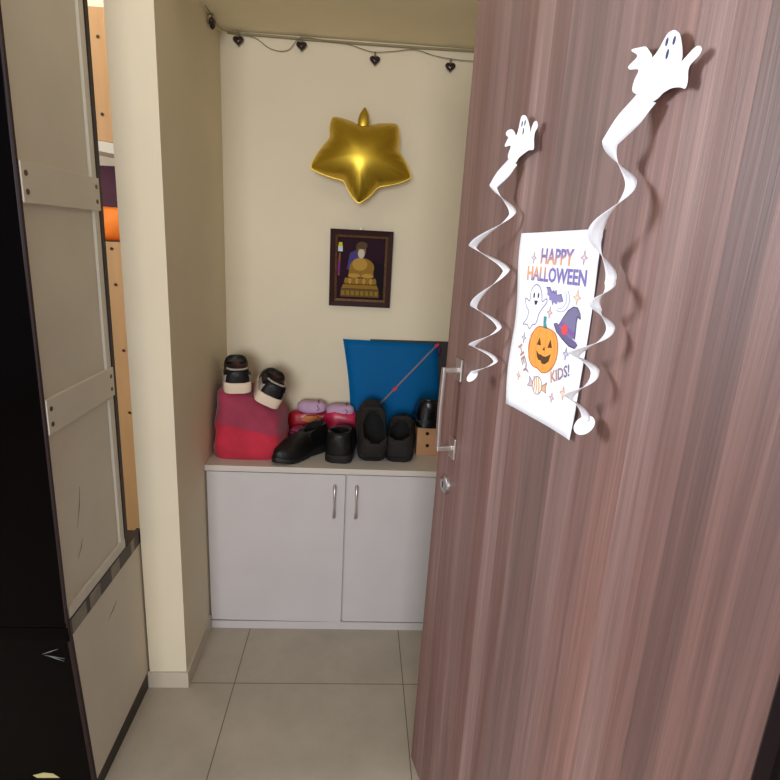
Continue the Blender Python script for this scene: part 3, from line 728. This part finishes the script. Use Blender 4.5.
def paper_ghost(outline, eyes, knots, R, width, label, disc_r):
    u0 = sum(p[0] for p in outline)/len(outline); z0 = min(p[1] for p in outline)
    r = thing('paper_ghost', door_place(u0, z0), label, 'paper decoration', (0, 0, RZ), group='paper ghosts with spiral tails')
    gn = .014
    sp = smooth_poly(outline, 3)
    MB().prism([(p.x, p.y) for p in sp], lambda a, b, t: (a-u0, -gn+t, b-z0), -.0003, .0003).build('ghost_cutout', M_paper, r)
    for i, (u, z) in enumerate(eyes):
        k = 1.0
        MB().prism([(p.x, p.y) for p in ell(u, z, .0022*k, .0046*k if i < 2 else .0055, -.1)], lambda a, b, t: (a-u0, -gn+t, b-z0), -.0006, -.00031).build('eye' if i < 2 else 'mouth', M_ink, r)
    # knots: (u, n, z, phase) of the tail's centre line, first on the ghost
    cl = []; m = 14
    for (a, b) in zip(knots, knots[1:]):
        for k in range(m):
            t = k/m
            ph = a[3]+(b[3]-a[3])*t; uc = a[0]+(b[0]-a[0])*t; nc = a[1]+(b[1]-a[1])*t; zc = a[2]+(b[2]-a[2])*t; rr = a[4]+(b[4]-a[4])*t; ww = a[5]+(b[5]-a[5])*t
            cl.append((uc, nc, zc, ph, rr, ww))
    cl.append(knots[-1])
    v = []; f = []
    for i, (uc, nc, zc, ph, rr, ww) in enumerate(cl):
        c, s = math.cos(math.radians(ph)), math.sin(math.radians(ph))
        rad = Vector((c, -s, 0)); p = Vector((uc-u0, -nc, zc-z0))+rad*rr
        st = smoothstep(0, m*.8, i)
        wdir = (-rad*.85*st+Vector((1-st, 0, -.5*(1-st)))*.9+Vector((0, 0, -.22*st)))
        wdir.normalize()
        for q in (-.5, -.17, .17, .5):
            pt = p+wdir*ww*q
            pt.y = min(pt.y, -.0015); v.append(pt)
    for i in range(len(cl)-1):
        for q in range(3): k = i*4+q; f.append((k, k+1, k+5, k+4))
    o = mesh('spiral_tail', v, f, M_paper, r, True, fix=False)
    sd = o.modifiers.new('t', 'SOLIDIFY'); sd.thickness = .0004
    uc, nc, zc, ph, rr, ww = cl[-1]
    c, s = math.cos(math.radians(ph)), math.sin(math.radians(ph))
    cc = Vector((uc-u0+c*rr, -nc-s*rr, zc-z0-.006)); nrm = Vector((.1, -.75, .62)).normalized(); ax = nrm.cross(Vector((0, 0, 1))).normalized(); ay = nrm.cross(ax)
    MB().prism([(disc_r*math.cos(i*2*PI/28), disc_r*math.sin(i*2*PI/28)) for i in range(28)], lambda a, b, t: cc+ax*a+ay*b+nrm*t, -.0003, .0003).build('tail_end', M_paper, r)
    return r
# knot phases: 130 = out and to the left (seen from the doorway), 310 = in and to the right
rk = [(0.636, 0.014, 1.729, 130, 0, 0.042), (0.633, 0.036, 1.676, 130, 0.016, 0.0198), (0.633, 0.038, 1.626, 310, 0.018, 0.01368), (0.637, 0.038, 1.563, 490, 0.019, 0.0198), (0.621, 0.038, 1.503, 670, 0.018, 0.0144), (0.653, 0.036, 1.47, 850, 0.016, 0.0162), (0.637, 0.034, 1.439, 1030, 0.014, 0.01152), (0.622, 0.036, 1.399, 1210, 0.019, 0.018), (0.619, 0.034, 1.375, 1390, 0.014, 0.01152), (0.622, 0.036, 1.337, 1570, 0.018, 0.0162), (0.619, 0.034, 1.304, 1750, 0.01, 0.01152)]
lk_ = [(0.303, 0.014, 1.692, 130, 0, 0.036), (0.299, 0.03, 1.648, 130, 0.016, 0.0153), (0.323, 0.032, 1.6, 310, 0.015, 0.01224), (0.255, 0.036, 1.539, 490, 0.021, 0.0162), (0.319, 0.036, 1.5, 670, 0.02, 0.01296), (0.273, 0.034, 1.424, 850, 0.018, 0.0144), (0.319, 0.032, 1.393, 1030, 0.014, 0.00936), (0.281, 0.034, 1.347, 1210, 0.018, 0.0135), (0.317, 0.03, 1.327, 1390, 0.013, 0.00864), (0.285, 0.034, 1.292, 1570, 0.013, 0.0108)]
paper_ghost(RG, RE, rk, .024, .026, 'white paper ghost with spiral tail, overlapping the right edge of the poster', .0165)
paper_ghost(LG, LE, lk_, .024, .02, 'white paper ghost with spiral tail near the free edge of the door, above the handle', .0135)

# ------------------------------------------------------------------ tall black cupboard
cp = thing('tall_cupboard', (-.131, -.75, 0), 'tall black glossy cupboard with a bare white side, beside the pier', 'cupboard')
# local x = world x + .131 (0 is the side face), y = world y + .75
DW = -.95
bk_u, bk_l = .365, .470
MB().hexa([(DW, .070, 0.01), (-.012, .070, 0.01), (-.012, bk_l-.02, 0.01), (DW, bk_l-.02, 0.01), (DW, .022, .60), (-.012, .022, .60), (-.012, bk_l-.02, .60), (DW, bk_l-.02, .60)]).build('lower_carcass', M_darkstrip, cp)
MB().box(DW, -.016, .0035, bk_u-.004, .601, 2.45).build('upper_carcass', M_darkstrip, cp)
# fronts
lfz = [(0.0, .070), (.545, .022)]
lfp = MB().hexa([(DW, .070, .0), (0, .070, .0), (0, .088, .0), (DW, .088, .0), (DW, .022, .545), (0, .022, .545), (0, .040, .545), (DW, .040, .545)])
MB().hexa([(DW, .052, .012), (-.004, .052, .012), (-.004, .066, .012), (DW, .066, .012), (DW, .004, .540), (-.004, .004, .540), (-.004, .020, .540), (DW, .020, .540)]).build('lower_front', M_black, cp)
MB().box(DW, -.0042, -.004, .003, .588, 2.45, .002).build('upper_front', M_black, cp)
MB().box(DW, -.002, -.002, .020, .543, .585, .002).build('mid_rail', M_black, cp)
# maroon lipping on the front edge
MB().hexa([(-.008, .048, 0), (.0005, .048, 0), (.0005, .060, 0), (-.008, .060, 0), (-.008, -.002, .60), (.0005, -.002, .60), (.0005, .010, .60), (-.008, .010, .60)]).build('edge_lipping', M_maroon, cp)
MB().hexa([(-.004, -.0055, .60), (.0008, -.0055, .60), (.0008, .003, .60), (-.004, .003, .60), (-.004, -.0055, 2.45), (.0008, -.0055, 2.45), (.0008, .003, 2.45), (-.004, .003, 2.45)]).build('edge_lipping', M_maroon, cp)
# side, upper section: recessed panel, rails, battens
MB().box(-.015, -.008, .0032, bk_u-.020, .60, 2.45).build('side_panel', M_panel, cp)
MB().box(-.014, -.001, bk_u-.046, bk_u-.020, .62, 2.45, .001).build('side_rail', M_rail, cp)
MB().box(-.020, .0015, bk_u-.019, bk_u, .60, 2.45, .001).build('rear_post', M_maroon, cp)
MB().box(-.014, .0005, .010, bk_u-.020, .602, .630, .001).build('bottom_rail', M_rail, cp)
MB().box(-.012, .0028, .006, .462, .556, .6015, .001).build('dark_strip', M_darkstrip, cp)
for y0, y1 in ((.012, .085), (.105, .165), (.235, .29), (.375, .40)):
    MB().box(.0029, .0036, y0, y1, .557+.004*random.random(), .6005).build('tape_piece', M_tape, cp)
for z0, z1, zs in ((1.578, 1.658, 0), (1.082, 1.163, 0)):
    bt = MB().box(-.0078, .0035, .0045, bk_u-.018, z0, z1, .0015).build('batten', M_panel, cp)
    for yy in (.020, bk_u-.036):
        for dz in (.022, .058):
            MB().cyl((.0035, yy, z0+dz), (1, 0, 0), .0058, .0012, 14).build('screw', M_screw, bt)
# side, lower section
MB().hexa([(-.011, .056, .045), (0, .056, .045), (0, bk_l-.006, .060), (-.011, bk_l-.006, .060), (-.011, .010, .556), (0, .010, .556), (0, bk_l-.006, .556), (-.011, bk_l-.006, .556)]).build('lower_side_panel', M_panel, cp)
MB().box(-.010, .0008, bk_l-.0055, bk_l, .0, .556).build('edge_lipping', M_maroon, cp)
MB().hexa([(-.009, .056, 0), (.0012, .056, 0), (.0012, bk_l, 0), (-.009, bk_l, 0), (-.009, .056, .044), (.0012, .056, .044), (.0012, bk_l, .062), (-.009, bk_l, .062)]).build('kick_strip', M_darkstrip, cp)
M_scuff = mat('scuff', (120, 104, 86), .7)
for y0, z0, y1, z1, zz in ((.20, .455, .26, .475, 0), (.10, .80, .13, .90, 1), (.09, .72, .12, .76, 1)):
    xx = -.0076 if zz else .0004
    MB().tube([(xx, y0, z0), (xx, (y0+y1)/2+.004, (z0+z1)/2), (xx, y1, z1)], [.0003, .0012, .0003], 5).build('scuff_mark', M_scuff, cp)
# scratches and a pale sticker on the lower front
def lf(x, z, d=0): return Vector((x, .052-.048*(z-.012)/.528-d, z))
M_scr = mat('scratch_grey', (120, 122, 120), .7)
scb = MB()
for x0, z0, x1, z1 in ((-.075, .500, -.035, .517), (-.070, .497, -.022, .486), (-.062, .495, -.025, .478)):
    p, q = lf(x0, z0, .0004), lf(x1, z1, .0004); scb.tube([p, (p+q)/2, q], [.0004, .0014, .0003], 5)
scb.build('scratch_marks', M_scr, cp)
M_stick = mat('pale_sticker', (196, 186, 130), .6)
st = MB().prism([(-.165, .072), (-.135, .082), (-.11, .078), (-.095, .062), (-.155, .062)], lambda a, b, t: lf(a, b, t), .0003, .0009)
st.build('sticker', M_stick, cp)
# plywood rack seen through the gap between cupboard and pier
rk_ = thing('plywood_rack', (-.45, .12, 0), 'pale plywood rack seen through the gap between the cupboard and the pier', 'rack')
MB().box(-.30, .26, 0, .016, .0, 1.488, .001).build('lower_board', M_ply, rk_)
MB().hexa([(-.30, 0, 1.870), (.26, 0, 1.800), (.26, .016, 1.800), (-.30, .016, 1.870), (-.30, 0, 2.215), (.26, 0, 2.215), (.26, .016, 2.215), (-.30, .016, 2.215)]).build('upper_board', M_ply, rk_)
MB().hexa([(-.30, -.004, 1.835), (.26, -.004, 1.765), (.26, .25, 1.765), (-.30, .25, 1.835), (-.30, -.004, 1.868), (.26, -.004, 1.798), (.26, .25, 1.798), (-.30, .25, 1.868)]).build('shelf', M_rail, rk_)
MB().box(-.30, .26, .018, .26, 1.470, 1.486).build('ledge', M_ply, rk_)
for xx in (-.30, .245): MB().box(xx, xx+.015, .262, .27, 0, 2.2).build('upright', M_ply, rk_)
MB().box(-.298, .258, .235, .258, 1.4875, 1.762).build('cloth_lining', M_curtain, rk_)
for x, z in ((.126, 2.13), (.122, 1.90), (.121, 1.465), (.126, 1.34), (.137, 1.10), (.143, .86)):
    MB().cyl((x, 0, z), (0, -1, 0), .0055, .001, 12).build('screw', M_screw, rk_)
ob_ = pillow(MB(), 0, 0, .0, .16, .05, .06, wr=.006, sc=14, seed=20).build('orange_bundle', M_orange, None, True)
ob_.location = (-.37, .225, 1.4885+.062); ob_.scale = (1, 1, 1)
tag(ob_, 'bright orange bundle on the rack behind the gap', 'bundle')

# ------------------------------------------------------------------ light
def area(name, loc, target, size, power, col, sy=None):
    l = bpy.data.lights.new(name, 'AREA'); l.energy = power; l.color = col; l.size = size
    if sy: l.shape = 'RECTANGLE'; l.size_y = sy
    o = bpy.data.objects.new(name, l); COL.objects.link(o); o.location = loc
    o.rotation_euler = (Vector(target)-Vector(loc)).to_track_quat('-Z', 'Y').to_euler(); return o
area('window_daylight', (-2.5, -.85, 2.1), (.9, -1.1, 1.35), .8, 90, (.90, .93, 1), 1.0)
area('corridor_daylight', (-.05, -5.9, 1.75), (.3, 0, 1.2), 1.7, 150, (.95, .96, 1), 1.5)
area('ceiling_light', (.1, -1.0, 2.72), (.1, -1.0, 0), .5, 2, (1, .93, .82), .5)
pl = bpy.data.lights.new('room_lamp', 'POINT'); pl.energy = 6; pl.color = (1, .93, .82); pl.shadow_soft_size = .12
plo = bpy.data.objects.new('room_lamp', pl); COL.objects.link(plo); plo.location = (-.62, -.12, 2.5)
w = bpy.data.worlds.new('World'); scene.world = w; w.use_nodes = True
w.node_tree.nodes['Background'].inputs[0].default_value = (.90, .94, 1, 1)
w.node_tree.nodes['Background'].inputs[1].default_value = .5

# ------------------------------------------------------------------ camera
cam = bpy.data.cameras.new('camera'); co = bpy.data.objects.new('camera', cam); COL.objects.link(co)
yw, pt_, rl = -.0615, .2588, .0536
f = Vector((-math.sin(yw)*math.cos(pt_), math.cos(yw)*math.cos(pt_), -math.sin(pt_))); rt = Vector((math.cos(yw), math.sin(yw), 0)); up = rt.cross(f)
R_ = rt*math.cos(rl)+up*math.sin(rl); U_ = -rt*math.sin(rl)+up*math.cos(rl)
mw = Matrix((R_, U_, -f)).transposed().to_4x4(); mw.translation = (.5525, -1.9638, 1.5404)
co.matrix_world = mw
cam.sensor_width = 36; cam.sensor_fit = 'HORIZONTAL'; cam.lens = 36*560.07/780; cam.clip_start = .02
scene.camera = co
vs_ = scene.view_settings
vs_.view_transform = 'Standard'; vs_.look = 'None'; vs_.gamma = 1; vs_.exposure = .11; vs_.use_curve_mapping = False
